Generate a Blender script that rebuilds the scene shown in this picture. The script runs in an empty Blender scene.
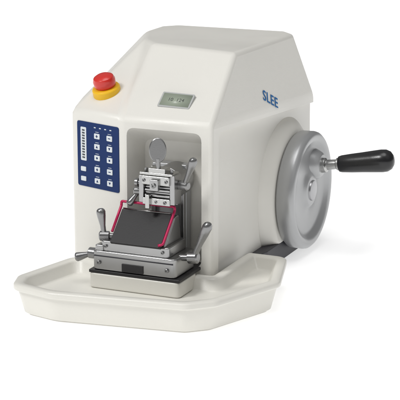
import bpy, bmesh, math, random
from mathutils import Vector, Matrix
S=0.01
scene=bpy.context.scene
col=scene.collection

# ------------------------------------------------------------ materials
def mat(name,c,rough=.5,metal=0.0,bump=0.0,bscale=300,var=0.0,coat=0,spec=.5):
    m=bpy.data.materials.new(name); m.use_nodes=True
    nt=m.node_tree; b=nt.nodes["Principled BSDF"]
    b.inputs["Base Color"].default_value=(*c,1)
    b.inputs["Roughness"].default_value=rough
    b.inputs["Metallic"].default_value=metal
    b.inputs["Coat Weight"].default_value=coat
    b.inputs["Specular IOR Level"].default_value=spec
    tc=nt.nodes.new("ShaderNodeTexCoord")
    if bump:
        n=nt.nodes.new("ShaderNodeTexNoise"); n.inputs["Scale"].default_value=bscale; n.inputs["Detail"].default_value=3
        nt.links.new(tc.outputs["Object"],n.inputs["Vector"])
        bp=nt.nodes.new("ShaderNodeBump"); bp.inputs["Strength"].default_value=bump; bp.inputs["Distance"].default_value=.0006
        nt.links.new(n.outputs["Fac"],bp.inputs["Height"]); nt.links.new(bp.outputs["Normal"],b.inputs["Normal"])
    if var:
        n2=nt.nodes.new("ShaderNodeTexNoise"); n2.inputs["Scale"].default_value=14; n2.inputs["Detail"].default_value=5
        nt.links.new(tc.outputs["Object"],n2.inputs["Vector"])
        mr=nt.nodes.new("ShaderNodeMapRange"); mr.inputs["To Min"].default_value=1-var; mr.inputs["To Max"].default_value=1+var*.3
        nt.links.new(n2.outputs["Fac"],mr.inputs["Value"])
        mx=nt.nodes.new("ShaderNodeVectorMath"); mx.operation='SCALE'; mx.inputs[0].default_value=c
        nt.links.new(mr.outputs["Result"],mx.inputs["Scale"]); nt.links.new(mx.outputs["Vector"],b.inputs["Base Color"])
        mr2=nt.nodes.new("ShaderNodeMapRange"); mr2.inputs["To Min"].default_value=max(0.05,rough-.08); mr2.inputs["To Max"].default_value=rough+.08
        nt.links.new(n2.outputs["Fac"],mr2.inputs["Value"]); nt.links.new(mr2.outputs["Result"],b.inputs["Roughness"])
    return m
M_white=mat("white_enamel",(.755,.74,.69),.36,0,.3,900,.03)
M_tray=mat("cream_enamel",(.72,.705,.65),.33,0,.25,700,.03)
M_dark=mat("dark_grey_base",(.035,.035,.042),.5,0,.2,500)
M_black=mat("black_metal",(.022,.021,.022),.42,0,.1,500,.1,spec=.35)
M_silver=mat("satin_aluminium",(.40,.40,.40),.32,1,.1,1200,.08)
M_silver2=mat("bright_steel",(.46,.46,.45),.25,1,0,1,.05)
M_greyp=mat("grey_lever_metal",(.27,.27,.27),.28,.85,.1,800,.05)
M_wheel=mat("grey_wheel_enamel",(.42,.425,.43),.32,.4,.15,900,.05)
M_rim=mat("wheel_hub_metal",(.38,.38,.39),.3,.8,.1,900,.05)
M_blue=mat("navy_keypad_film",(.003,.024,.115),.4,0,.1,800,spec=.2)
M_button=mat("white_keypad_button",(.66,.70,.73),.4)
M_blueprint=mat("blue_print",(.0,.12,.36),.5,spec=.2)
M_red=mat("red_plastic",(.62,.02,.012),.3,0,0,1,.03,coat=.3)
M_yellow=mat("yellow_plastic",(.85,.50,.01),.4)
M_mag=mat("crimson_guard",(.46,.01,.08),.35,.2)
M_hand=mat("black_bakelite",(.010,.010,.011),.28,0,.1,600,.05)
M_lcd=mat("lcd_glass",(.30,.34,.27),.35)
M_bezel=mat("lcd_bezel",(.42,.43,.42),.4)
M_ink=mat("lcd_ink",(.05,.06,.05),.4)
M_led=mat("indicator_window",(.04,.05,.06),.2)

# ------------------------------------------------------------ mesh builder
class MB:
    def __init__(s): s.bm=bmesh.new()
    def poly(s,verts,faces):
        vs=[s.bm.verts.new(Vector(v)*S) for v in verts]
        for f in faces: s.bm.faces.new([vs[i] for i in f])
        return s
    def box(s,x0,x1,y0,y1,z0,z1,M=None):
        v=[(x,y,z) for z in (z0,z1) for x,y in ((x0,y0),(x1,y0),(x1,y1),(x0,y1))]
        if M: v=[tuple(M@Vector(p)) for p in v]
        return s.poly(v,[(3,2,1,0),(4,5,6,7),(0,1,5,4),(1,2,6,5),(2,3,7,6),(3,0,4,7)])
    def rings(s,rings,cap0=True,cap1=True):
        n=len(rings[0]); vs=[[s.bm.verts.new(Vector(p)*S) for p in r] for r in rings]
        for a,b in zip(vs,vs[1:]):
            for i in range(n): s.bm.faces.new((a[i],a[(i+1)%n],b[(i+1)%n],b[i]))
        if cap0: s.bm.faces.new(list(reversed(vs[0])))
        if cap1: s.bm.faces.new(vs[-1])
        return s
    def prism(s,outline,z0,z1,M=None):
        R=[[(x,y,z) for x,y in outline] for z in (z0,z1)]
        if M: R=[[tuple(M@Vector(p)) for p in r] for r in R]
        return s.rings(R)
    def lathe(s,p0,p1,prof,seg=40,sx=1,sy=1,up=None):
        p0=Vector(p0); d=(Vector(p1)-p0).normalized()
        a=Vector(up) if up else (Vector((0,0,1)) if abs(d.z)<.9 else Vector((0,1,0)))
        e1=d.cross(a).normalized(); e2=d.cross(e1).normalized()
        R=[]
        for t,r in prof:
            R.append([tuple(p0+d*t+e1*(r*sx*math.cos(2*math.pi*i/seg))+e2*(r*sy*math.sin(2*math.pi*i/seg))) for i in range(seg)])
        return s.rings(R)
    def rod(s,p0,p1,r,seg=20):
        L=(Vector(p1)-Vector(p0)).length
        return s.lathe(p0,p1,[(0,r),(L,r)],seg)
    def tube(s,pts,r,seg=12):
        pts=[Vector(p) for p in pts]; R=[]; ref=None
        for i,p in enumerate(pts):
            t=((pts[min(i+1,len(pts)-1)]-p).normalized() if i<len(pts)-1 else Vector((0,0,0)))+((p-pts[i-1]).normalized() if i>0 else Vector((0,0,0)))
            t.normalize()
            if ref is None: ref=t.orthogonal().normalized()
            ref=(ref-t*ref.dot(t)).normalized(); b=t.cross(ref)
            R.append([tuple(p+ref*(r*math.cos(2*math.pi*k/seg))+b*(r*math.sin(2*math.pi*k/seg))) for k in range(seg)])
        return s.rings(R)
    def done(s,name,material,parent=None,bevel=.08,seg=2,ang=30,label=None):
        bmesh.ops.recalc_face_normals(s.bm,faces=s.bm.faces)
        me=bpy.data.meshes.new(name); s.bm.to_mesh(me); s.bm.free()
        for p in me.polygons: p.use_smooth=True
        ob=bpy.data.objects.new(name,me); col.objects.link(ob)
        me.materials.append(material)
        if bevel: add_bevel(ob,bevel,seg,ang)
        if parent: ob.parent=parent
        if label: ob["label"]=label
        return ob
def add_bevel(ob,w,seg,ang):
    b=ob.modifiers.new("bevel","BEVEL"); b.width=w*S; b.segments=seg; b.limit_method='ANGLE'; b.angle_limit=math.radians(ang); b.harden_normals=True; b.miter_outer='MITER_ARC'
def bake(ob):
    dg=bpy.context.evaluated_depsgraph_get(); me=bpy.data.meshes.new_from_object(ob.evaluated_get(dg))
    a=me.attributes.get("custom_normal")
    if a: me.attributes.remove(a)
    ob.modifiers.clear(); ob.data=me
def cut(ob,cutter):
    bake(ob)
    m=ob.modifiers.new("cut","BOOLEAN"); m.operation='DIFFERENCE'; m.solver='EXACT'; m.object=cutter
    bake(ob); bpy.data.objects.remove(cutter)
def empty(name,label,cat):
    e=bpy.data.objects.new(name,None); col.objects.link(e); e.empty_display_size=.05
    e["label"]=label; e["category"]=cat; return e
def fillet(poly,r,n=6):
    out=[]; N=len(poly)
    for i in range(N):
        p=Vector(poly[i]); a=Vector(poly[i-1])-p; b=Vector(poly[(i+1)%N])-p
        ri=r[i] if isinstance(r,(list,tuple)) else r
        la,lb=a.length,b.length; a.normalize(); b.normalize()
        ang=a.angle(b); d=min(ri/math.tan(ang/2),la*.48,lb*.48)
        A=p+a*d; Bp=p+b*d
        for k in range(n+1):
            t=k/n; out.append(tuple((1-t)**2*A+2*t*(1-t)*p+t*t*Bp))
    return out
def offset(poly,d):
    N=len(poly); out=[]
    for i in range(N):
        p=Vector(poly[i]); e1=(p-Vector(poly[i-1])).normalized(); e2=(Vector(poly[(i+1)%N])-p).normalized()
        n1=Vector((-e1.y,e1.x)); n2=Vector((-e2.y,e2.x)); m=(n1+n2)
        m.normalize(); k=max(.4,m.dot(n1)); out.append(tuple(p+m*(d/k)))
    return out
def text_mesh(name,txt,M,size,material,parent,ext=.02,bold=.0,spacing=1.0,sx=1.0):
    cu=bpy.data.curves.new(name+"_curve",'FONT'); cu.body=txt; cu.size=size; cu.extrude=ext; cu.offset=bold; cu.space_character=spacing
    cu.align_x='CENTER'; cu.align_y='CENTER'; cu.resolution_u=6
    to=bpy.data.objects.new(name+"_tmp",cu); col.objects.link(to)
    dg=bpy.context.evaluated_depsgraph_get(); me=bpy.data.meshes.new_from_object(to.evaluated_get(dg))
    bpy.data.objects.remove(to)
    for v in me.vertices:
        p=v.co.copy(); p.x*=sx; v.co=(M@p)*S
    me.materials.clear(); me.materials.append(material)
    ob=bpy.data.objects.new(name,me); col.objects.link(ob); ob.parent=parent; return ob
def frame(o,x,y):
    x=Vector(x).normalized(); z=x.cross(Vector(y)).normalized(); y=z.cross(x)
    m=Matrix((x,y,z)).transposed().to_4x4(); m.translation=Vector(o); return m

mt=empty("microtome","white rotary microtome with keypad, handwheel and silver blade clamp","microtome")

# ------------------------------------------------------------ housing
LX,LY=-22.8,2.8; FX=-13.7
zs=25.3
zb=2.9
bot=[(0,0),(0,40.3),(-2,42.6),(-27,42.6),(-27.8,40),(LX,LY),(FX,0)]
V=[(x,y,zb) for x,y in bot]
R1=[(0,0,zs),(0,40.0,22.6),(-2.2,42.3,22.8),(-26.5,42.3,25.8),(-27.4,39,25.8),(LX,LY,zs),(FX,0,zs)]
R2=[(-2.2,13.4,33.0),(-2.6,37.2,32.4),(-4.8,39.8,32.3),(-23.0,39.8,32.2),(-24.8,37,32.3),(-24.0,30,32.5),(-15.2,13.8,33.5)]
NN=(-18.6,18.4,33.4)
V+=R1+R2+[NN]
Fc=[(6,5,4,3,2,1,0)]
for i in range(7): Fc.append((i,(i+1)%7,7+(i+1)%7,7+i))
for i in (0,1,2,3,4): Fc.append((7+i,8+i,15+i,14+i))
Fc+=[(12,21,19),(12,13,21),(13,20,21),(13,7,14,20),(14,15,16,17,18,19,21,20)]
housing=MB().poly(V,Fc).done("housing",M_white,mt,bevel=.6,seg=6,ang=9,label="white enamelled housing with sloped front panel")
cutter=MB().rings([[(x,y,z) for x,z in fillet([(a,5.2),(b,5.2),(b,c),(a,c)],1.2,5)] for y,a,b,c in ((-2,-13.0,-1.5,24.3),(.0,-12.8,-1.6,24.0),(3.8,-11.8,-2.3,21.8))]).done("cutter",M_white,None,0)
cut(housing,cutter)
cut2=MB().rings([[(x,y,z) for y,z in fillet([(2.2,1.0),(60,1.0),(60,20.2),(2.2,23.9)],[.1,.1,.1,1.5],5)] for x in (-1.1,3)]).done("cutter",M_white,None,0)
m_=housing.modifiers.new("cut","BOOLEAN"); m_.operation='DIFFERENCE'; m_.solver='EXACT'; m_.object=cut2
bake(housing); bpy.data.objects.remove(cut2)
for p in housing.data.polygons: p.use_smooth=True; p.material_index=0
add_bevel(housing,.16,3,50)
MB().prism(fillet([(-.3,.6),(-.3,14),(.7,19),(.7,41),(-27,42.2),(-27.2,40),(LX+.4,LY+.4),(-13.6,.6)],.8,3),.0,zb+.02).done("base",M_dark,mt,.12)
# curved wheel housing standing on the base
hy,hz=30.2,9.9
R=[]
N=96
for t,rr in ((-1.3,10.9),(-1.0,10.7),(-.4,10.0),(.1,9.5),(.5,9.15),(.7,8.8),(.75,8.6)):
    ring_=[]
    for i in range(N):
        a=2*math.pi*i/N; y=rr*math.cos(a); z=rr*math.sin(a)
        if z<0: y=rr*math.copysign(abs(math.cos(a))**.6,math.cos(a)) if abs(math.cos(a))>1e-6 else 0
        ring_.append((t,hy+min(y,9.2+.02*y),max(hz+z,zb+.01*(i%3))))
    R.append(ring_)
MB().rings(R).done("wheel_housing",M_white,housing,0)
def band(t,s):
    a=Vector(R1[0]).lerp(Vector(R1[1]),t); b=Vector(R2[0]).lerp(Vector(R2[1]),t); return a.lerp(b,s)
c0=band(.535,.125); e_t=(band(.6,.1)-band(.4,.1)).normalized(); e_s=(band(.5,1)-band(.5,0)); e_s=(e_s-e_t*e_s.dot(e_t)).normalized(); nn=e_t.cross(e_s)
if nn.x<0: nn=-nn
text_mesh("brand_lettering","SLEE",frame(c0+nn*.06,e_t*3.2-e_s*1.2,e_s*3.2+e_t*1.2),2.15,M_blueprint,housing,.012,.024,1.08,1.2)

fs=Vector((0,13.6,33.25-zs))
def slope(x,s,h=0):
    Ln=fs.normalized(); return Vector((x,0,zs))+fs*s+Vector((0,-Ln.z,Ln.y))*h
dc=slope(-6.9,.265,.2)
Mx=frame(dc,(1,0,-.02),Vector((0,12.4,9.6)))
disp=MB().prism(fillet([(-2.4,-1.35),(2.4,-1.35),(2.4,1.35),(-2.4,1.35)],.2,3),-.9,.06,Mx).done("display",M_bezel,mt,.04)
MB().prism([(-2.15,-1.1),(2.15,-1.1),(2.15,1.1),(-2.15,1.1)],.03,.09,Mx).done("display_screen",M_lcd,disp,.0)
text_mesh("display_digits","10  124",Mx@Matrix.Translation((0,0,.1)),.8,M_ink,disp,.005,.0)

# keypad
fd=(Vector((FX,0,0))-Vector((LX,LY,0)))
Kx=frame((LX,LY,0),fd,(0,0,1))@Matrix.Translation((.1,.35,0))
kp=MB().prism(fillet([(1.1,14.2),(9.1,14.2),(9.1,23.5),(1.1,23.5)],.35,4),-.05,.1,Kx).done("control_panel",M_blue,mt,.03)
MB().prism(fillet([(1.8,17.9),(2.9,17.9),(2.9,22.7),(1.8,22.7)],.15,2),.05,.14,Kx).done("indicator_strip",M_button,kp,.02)
for k in range(11):
    MB().prism([(2.1,18.25+k*.39),(2.6,18.25+k*.39),(2.6,18.47+k*.39),(2.1,18.47+k*.39)],.1,.16,Kx).done("indicator_bar",M_led,kp,0)
for k in range(4): MB().prism([(4.4+k*1.0,22.8),(4.75+k*1.0,22.8),(4.75+k*1.0,22.95),(4.4+k*1.0,22.95)],.05,.12,Kx).done("indicator_mark",M_button,kp,0)
def symbol(cx,cz,kind):
    b=MB()
    def p(o): b.prism(o,.15,.215,Kx)
    if kind==0: p([(cx-.2,cz-.16),(cx+.2,cz-.16),(cx,cz+.2)])
    if kind==1: p([(cx-.2,cz+.18),(cx,cz-.18),(cx+.2,cz+.18)])
    if kind==2: p([(cx-.22,cz-.05),(cx+.22,cz-.05),(cx+.22,cz+.06),(cx-.22,cz+.06)])
    if kind==3: p([(cx-.06,cz-.2),(cx+.06,cz-.2),(cx+.06,cz-.06),(cx+.2,cz-.06),(cx+.2,cz+.06),(cx+.06,cz+.06),(cx+.06,cz+.2),(cx-.06,cz+.2),(cx-.06,cz+.06),(cx-.2,cz+.06),(cx-.2,cz-.06),(cx-.06,cz-.06)])
    if kind==4: p([(cx+.16*math.cos(t*math.pi/6),cz+.16*math.sin(t*math.pi/6)) for t in range(12)])
    if kind==5: p([(cx-.14,cz-.14),(cx+.14,cz-.14),(cx+.14,cz+.14),(cx-.14,cz+.14)])
    return b
ki=[0,1,3,2,4,5,0,1,3,2]; n_=0
for cz in (15.3,16.95,18.6,20.2,21.7):
    for cx in (5.0,7.4):
        nb=MB().prism(fillet([(cx-.52,cz-.38),(cx+.52,cz-.38),(cx+.52,cz+.38),(cx-.52,cz+.38)],.12,3),.05,.2,Kx).done("button",M_button,kp,.04)
        symbol(cx,cz,ki[n_]).done("button_symbol",M_blue,nb,0); n_+=1
        MB().prism([(cx-.35,cz+.55),(cx+.3,cz+.55),(cx+.3,cz+.62),(cx-.35,cz+.62)],.05,.115,Kx).done("button_caption",M_button,kp,0)
for cz in (15.3,16.7):
    MB().prism(fillet([(1.8,cz-.33),(2.8,cz-.33),(2.8,cz+.33),(1.8,cz+.33)],.12,3),.05,.2,Kx).done("button",M_button,kp,.04)
# emergency stop on the upper left chamfer
p0,p1,p2=Vector(R1[5]),Vector(R1[6]),Vector(NN)
nf=(p1-p0).cross(p2-p0).normalized()
eb=p0.lerp(p1,.44).lerp(p2,.265)+nf*.25
ea=(nf*.8+Vector((0,-.1,.6))).normalized()
es=MB().lathe(eb-ea*1.2,eb,[(0,2.0),(1.6,2.0),(1.8,1.85),(1.9,1.4),(1.9,.9)],48).done("emergency_stop",M_yellow,mt,.06)
MB().lathe(eb+ea*.6,eb+ea*2,[(0,1.2),(.1,1.4),(.4,1.56),(1.1,1.6),(1.55,1.42),(1.8,1.0),(1.9,.5),(1.9,.1)],40).done("emergency_stop_cap",M_red,es,.05)

# ------------------------------------------------------------ handwheel (dished face, broad rounded rim)
hw=MB().lathe((.85,hy,hz),(8,hy,hz),[(0,8.5),(.0,8.6),(.35,8.9),(2.0,8.95),(2.4,8.85),(2.7,8.55),(2.8,8.15),(2.75,7.75),(2.55,7.35),(2.15,6.9),(1.95,6.2),(1.9,4.6),(2.0,3.4),(2.25,2.7),(2.5,2.4),(2.6,2.1),(2.6,.5)],128).done("handwheel",M_wheel,mt,0)
MB().lathe((3.4,hy,hz),(8,hy,hz),[(0,1.6),(.3,1.5),(.4,1.0),(.4,.3)],40).done("hub",M_rim,hw,.05)
hp=Vector((0,hy+2.6,hz+3.4))
MB().lathe((2.7,hp.y,hp.z),(9,hp.y,hp.z),[(0,2.5),(.7,2.2),(1.2,1.9),(1.4,1.6),(1.45,.3)],40).done("handle_mount",M_wheel,hw,.05)
hd=Vector((10,0,1.65)).normalized(); h0=Vector((4.2,hp.y,hp.z))
MB().lathe(h0-hd*.4,h0+hd,[(0,1.15),(.9,1.1),(1.1,.8),(2.6,.74),(2.7,.95),(3.1,.95),(3.2,.5)],32).done("handle_collar",M_silver2,hw,.05)
MB().lathe(h0+hd*2.6,h0+hd*4,[(0,.95),(.1,1.2),(.5,1.3),(2.0,1.42),(3.8,1.52),(5.5,1.64),(6.8,1.72),(7.6,1.66),(8.2,1.35),(8.55,.85),(8.7,.2)],40).done("handle",M_hand,hw,0)

MB().box(-15.3,-1.7,-7.05,2.2,4.95,5.4).done("bed_plate",M_black,mt,.1)
MB().prism(fillet([(-15.3,-7.1),(-1.7,-7.1),(-1.7,-1.2),(-15.3,-1.2)],.8,4),2.82,4.97).done("bed",M_tray,mt,.25,3)

# ------------------------------------------------------------ specimen holder
def bolt(parent,p,r=.32,h=.22,d=(0,-1,0)):
    p=Vector(p); return MB().lathe(p,p+Vector(d),[(-.1,r),(h,r),(h+.05,r*.75),(h+.05,r*.45),(h-.1,r*.4)],14).done("screw",M_greyp,parent,.02)
MB().box(-9.9,-4.7,2.0,3.6,5.4,19.0).done("slide_plate",M_wheel,mt,.15,3)
for x in (-9.5,-5.1): MB().box(x-.3,x+.3,1.3,2.05,5.4,18.6).done("guide_rail",M_silver,mt,.08)
sc_=.88
def o3(x,y,z): return ((x+4.8)*sc_-6.4,y,(z-18)*sc_+16.8)
def ob_(b,x0,x1,y0,y1,z0,z1):
    a=o3(x0,y0,z0); c=o3(x1,y1,z1); return b.box(a[0],c[0],y0,y1,a[2],c[2])
sh=MB().lathe(o3(-4.9,3.2,18),o3(-4.9,-4,18),[(0,2.4),(4.0,2.4),(4.2,2.1),(4.5,2.1),(4.5,2.3),(4.9,2.3),(4.9,2.1),(5.2,2.1),(5.4,1.9)],48)
ob_(sh,-7.7,-1.9,-3.0,-1.6,15.5,20.2)
sh=sh.done("specimen_holder",M_silver,mt,.12,3)
q=MB(); ob_(q,-7.1,-2.5,-4.5,-2.6,18.7,20.1); q.done("specimen_jaw",M_silver2,sh,.12)
q=MB(); ob_(q,-7.1,-2.5,-4.3,-2.6,15.5,16.6); q.done("specimen_jaw",M_silver2,sh,.12)
q=MB(); z=16.75
for h,dy in ((.3,0),(.22,.25),(.3,.05),(.22,.3)):
    ob_(q,-6.9,-2.7,-3.9+dy,-2.9,z,z+h); z+=h+.16
ob_(q,-6.9,-2.7,-3.3,-2.8,16.5,18.8)
q.done("jaw_teeth",M_silver,sh,.03)
for x0,x1,z1 in ((-7.8,-7.0,20.0),(-2.6,-1.8,20.3)):
    q=MB(); ob_(q,x0,x1,-4.1,-2.2,15.7,z1); q.done("jaw_cheek",M_silver,sh,.1)
q=MB(); ob_(q,-5.5,-4.1,-5.0,-4.2,17.9,19.7); q.done("jaw_block",M_silver,sh,.12)
q=MB(); ob_(q,-6.4,-5.7,-4.8,-4.1,15.0,17.2); q.done("jaw_latch",M_silver2,sh,.1)
q=MB(); ob_(q,-7.6,-2.1,-4.2,-1.9,20.15,20.55); ob_(q,-6.2,-3.4,-4.0,-2.2,20.5,21.2); q.done("jaw_bridge",M_silver2,sh,.08)
bolt(sh,o3(-4.8,-4.95,18.8),.34,.2)
for x in (-6.7,-2.95): bolt(sh,o3(x,-4.45,19.4),.24,.16)
bolt(sh,o3(-3.3,-4.25,16.05),.24,.16); bolt(sh,o3(-4.8,-4.25,16.05),.2,.12)
for x in (-7.0,-2.7): bolt(sh,o3(x,-3.2,20.55),.22,.4,(0,0,1))
MB().lathe(o3(-7.6,-3.4,18.6),o3(-9,-3.4,18.6),[(0,.35),(.5,.35),(.5,.6),(.9,.6),(1.0,.45)],20).done("clamp_screw",M_greyp,sh,.02)
MB().rod(o3(-4.7,-3.6,21.1),o3(-4.7,-3.8,22.8),.32).lathe(o3(-4.85,-3.5,24.0),o3(-4.4,-4.4,24.1),[(0,1.08),(.1,1.18),(.32,1.18),(.42,1.08)],48,1,1.45).done("clamp_knob",M_greyp,sh,.03)
def lever(name,p0,p1,parent,r0=.38,r1=.6,base=.75,shaft=None):
    p0=Vector(p0);p1=Vector(p1);L=(p1-p0).length;d=(p1-p0).normalized()
    o=MB().lathe(p0,p1,[(0,r0),(L*.4,r0*1.05),(L*.75,r1),(L*.93,r1*1.1),(L*1.0,r1*.95),(L*1.05,r1*.6),(L*1.06,.1)],24)
    s=Vector(shaft)-p0; sd=s.normalized()
    o.lathe(p0-sd*.7,p0,[(0,base*.7),(.15,base),(1.4,base),(1.5,base*.6),(s.length+.7,base*.6)],24)
    return o.done(name,M_greyp,parent,.04)
lever("lever",o3(-.9,-2.6,18.6),o3(1.1,-3.4,23.0),sh,.35,.54,.66,shaft=o3(-2.2,-2.4,18.6))
lever("lever",o3(-8.6,-2.6,17.0),o3(-9.9,-3.4,15.0),sh,.3,.46,.58,shaft=o3(-7.5,-2.4,17.0))

# ------------------------------------------------------------ knife holder
kx=-.9
def rbox(b,x0,x1,y0,y1,z0,z1,r): return b.prism(fillet([(x0+kx,y0),(x1+kx,y0),(x1+kx,y1),(x0+kx,y1)],r,5),z0,z1)
kh=MB(); rbox(kh,-13.9,-1.5,-6.9,-.3,5.42,8.1,.7); rbox(kh,-12.8,-2.6,-6.5,-.6,8.05,9.5,.5); rbox(kh,-13.6,-12.3,-6.7,-1.2,8.0,8.9,.3)
kh=kh.done("knife_holder",M_silver,mt,.22,4)
MB().box(-13.6+kx,-1.8+kx,-6.97,-6.86,7.35,7.5).done("holder_groove",M_dark,kh,.0)
MB().box(-9.4+kx,-6.2+kx,-7.05,-6.8,5.6,6.7).done("clamp_slot",M_black,kh,.03)
for x in (-12.9,-2.7): bolt(kh,(x+kx,-6.9,6.5),.3)
for x in (-12.0,-3.5): bolt(kh,(x+kx,-6.5,8.8),.22)
A=Vector((-7.4+kx,-6.9,9.6)); Bt=Vector((-7.4+kx,-3.1,13.3))
MP=frame(A,(1,0,0),Bt-A); Lk=(Bt-A).length
MB().poly([(x+kx,y,z) for x in (-11.4,-3.3) for y,z in ((-6.2,9.4),(-.9,9.4),(-1.6,12.9),(-2.9,12.8))],[(0,1,2,3),(7,6,5,4),(0,4,5,1),(1,5,6,2),(2,6,7,3),(3,7,4,0)]).done("blade_carrier",M_silver,kh,.2,3)
MB().prism([(-3.75,-.1),(3.75,-.1),(3.75,Lk),(-3.75,Lk)],-.4,.05,MP).done("blade_plate",M_black,kh,.08)
MB().prism([(-3.65,Lk+.02),(3.65,Lk+.02),(3.65,Lk+.22),(-3.65,Lk+.22)],-.2,.0,MP).done("blade",M_silver2,kh,.0)
# bent wire guard around the plate, standing proud behind its upper edge
gp=[(-4.0,Lk*.3,.0),(-4.0,Lk+.5,.1),(-4.0,Lk+.9,.5),(4.0,Lk+.9,.5),(4.0,Lk+.5,.1),(4.0,.4,.1),(3.4,.15,.2)]
def smooth(pts,r=.35,n=5):
    P=[Vector(p) for p in pts]; out=[P[0]]
    for i in range(1,len(P)-1):
        a=(P[i-1]-P[i]); b=(P[i+1]-P[i]); d=min(r,a.length*.45,b.length*.45); A_=P[i]+a.normalized()*d; B_=P[i]+b.normalized()*d
        for k in range(n+1):
            t=k/n; out.append((1-t)**2*A_+2*t*(1-t)*P[i]+t*t*B_)
    out.append(P[-1]); return out
MB().tube([MP@p for p in smooth(gp)],.19).done("knife_guard",M_mag,kh,0)
lever("lever",(-.8,-4.4,8.0),(1.5,-4.8,12.9),kh,.4,.62,.82,shaft=(-2.8,-4.4,7.8))
lever("lever",(-13.8,-5.2,9.8),(-14.3,-5.2,13.4),kh,.36,.58,.68,shaft=(-11.9,-4.6,9.8))
lever("lever",(-15.6,-5.0,7.1),(-17.8,-6.0,6.5),kh,.38,.58,.78,shaft=(-14.2,-5.0,7.1))

# ------------------------------------------------------------ waste tray
tr=[(-21.5,1.0),(-24.2,-11.0),(-22.8,-15.0),(-16.4,-16.5),(2.2,-13.8),(5.4,-10.8),(9.8,.6),(6.4,12.2),(.4,12.2),(.3,8.6),(.3,-.5),(-16.3,-.5)]
rr=[2.0,2.2,2.4,6,2.6,2.6,2.4,2.0,.4,.4,.6,2]
area=sum(tr[i-1][0]*tr[i][1]-tr[i][0]*tr[i-1][1] for i in range(len(tr)))
if area<0: tr.reverse(); rr.reverse()
conv=[]
for i in range(len(tr)):
    e1=Vector(tr[i])-Vector(tr[i-1]); e2=Vector(tr[(i+1)%len(tr)])-Vector(tr[i]); conv.append(e1.x*e2.y-e1.y*e2.x>0)
def ring(d,z):
    q=offset(tr,d); return [(x,y,z) for x,y in fillet(q,[max(.35,a-.4*d) if c else a+d for a,c in zip(rr,conv)],8)]
prof=[(1.5,0.3),(1.35,.42),(.6,3.4),(.55,3.6),(.1,3.7),(.02,3.8),(.0,3.95),(.0,4.3),(.08,4.45),(.25,4.55),(.6,4.6),(1.2,4.55),(1.4,4.44),(1.52,4.28),(2.1,3.05),(2.3,2.86),(2.6,2.8)]
tray=MB().rings([ring(1.9,0),ring(1.85,.28)]+[ring(d,z) for d,z in prof]).done("waste_tray",M_tray,None,0)
tray["label"]="cream white waste tray with raised rim around the microtome front"; tray["category"]="tray"

# ------------------------------------------------------------ ground
gm=bpy.data.materials.new("glowing_white_ground"); gm.use_nodes=True
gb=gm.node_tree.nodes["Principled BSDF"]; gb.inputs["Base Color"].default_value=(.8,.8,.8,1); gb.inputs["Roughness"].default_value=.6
gb.inputs["Emission Color"].default_value=(1,1,1,1); gb.inputs["Emission Strength"].default_value=.56  # added glow, not a lamp: keeps the ground white and thins the floor shadow
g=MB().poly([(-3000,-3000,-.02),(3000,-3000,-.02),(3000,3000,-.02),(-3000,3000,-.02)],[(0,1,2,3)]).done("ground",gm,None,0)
g["kind"]="structure"

# ------------------------------------------------------------ light
w=bpy.data.worlds.new("World"); scene.world=w; w.use_nodes=True; nt=w.node_tree
bg=nt.nodes["Background"]
tc=nt.nodes.new("ShaderNodeTexCoord"); sx=nt.nodes.new("ShaderNodeSeparateXYZ"); cr=nt.nodes.new("ShaderNodeValToRGB")
nt.links.new(tc.outputs["Generated"],sx.inputs[0]); nt.links.new(sx.outputs["Z"],cr.inputs["Fac"]); nt.links.new(cr.outputs["Color"],bg.inputs["Color"])
cr.color_ramp.elements[0].position=0; cr.color_ramp.elements[0].color=(.13,.13,.135,1)
cr.color_ramp.elements[1].position=.8; cr.color_ramp.elements[1].color=(1,1,1,1)
bg.inputs["Strength"].default_value=.35
def sun(name,st,az,el,ang,c=(1,1,1)):
    l=bpy.data.lights.new(name,'SUN'); l.energy=st; l.angle=math.radians(ang); l.color=c
    ob=bpy.data.objects.new(name,l); col.objects.link(ob)
    d=Vector((math.cos(math.radians(el))*math.cos(math.radians(az)),math.cos(math.radians(el))*math.sin(math.radians(az)),math.sin(math.radians(el))))
    ob.rotation_euler=d.to_track_quat('Z','Y').to_euler(); return ob
sun("key_light",1.5,-124,47,14,(1,.998,.99))
sun("top_light",1.0,-75,78,35)
sun("fill_light",.1,-15,45,45)

# ------------------------------------------------------------ camera
FP=1700
th=math.radians(23.7);ph=math.radians(14.2)
r=Vector((math.cos(th),math.sin(th),0));u=Vector((-math.sin(ph)*math.sin(th),math.sin(ph)*math.cos(th),math.cos(ph)))
f=Vector((-math.cos(ph)*math.sin(th),math.cos(ph)*math.cos(th),-math.sin(ph)))
D=132*FP/960
C=-D*(f+(12/FP)*r-(106/FP)*u)
cam=bpy.data.cameras.new("camera"); co=bpy.data.objects.new("camera",cam); col.objects.link(co)
m=Matrix((r,u,-f)).transposed().to_4x4(); m.translation=C*S; co.matrix_world=m
cam.lens=FP/400*36; cam.sensor_width=36; cam.clip_end=200; cam.clip_start=.05
scene.camera=co
scene.view_settings.view_transform='Standard'; scene.view_settings.look='None'; scene.view_settings.exposure=0
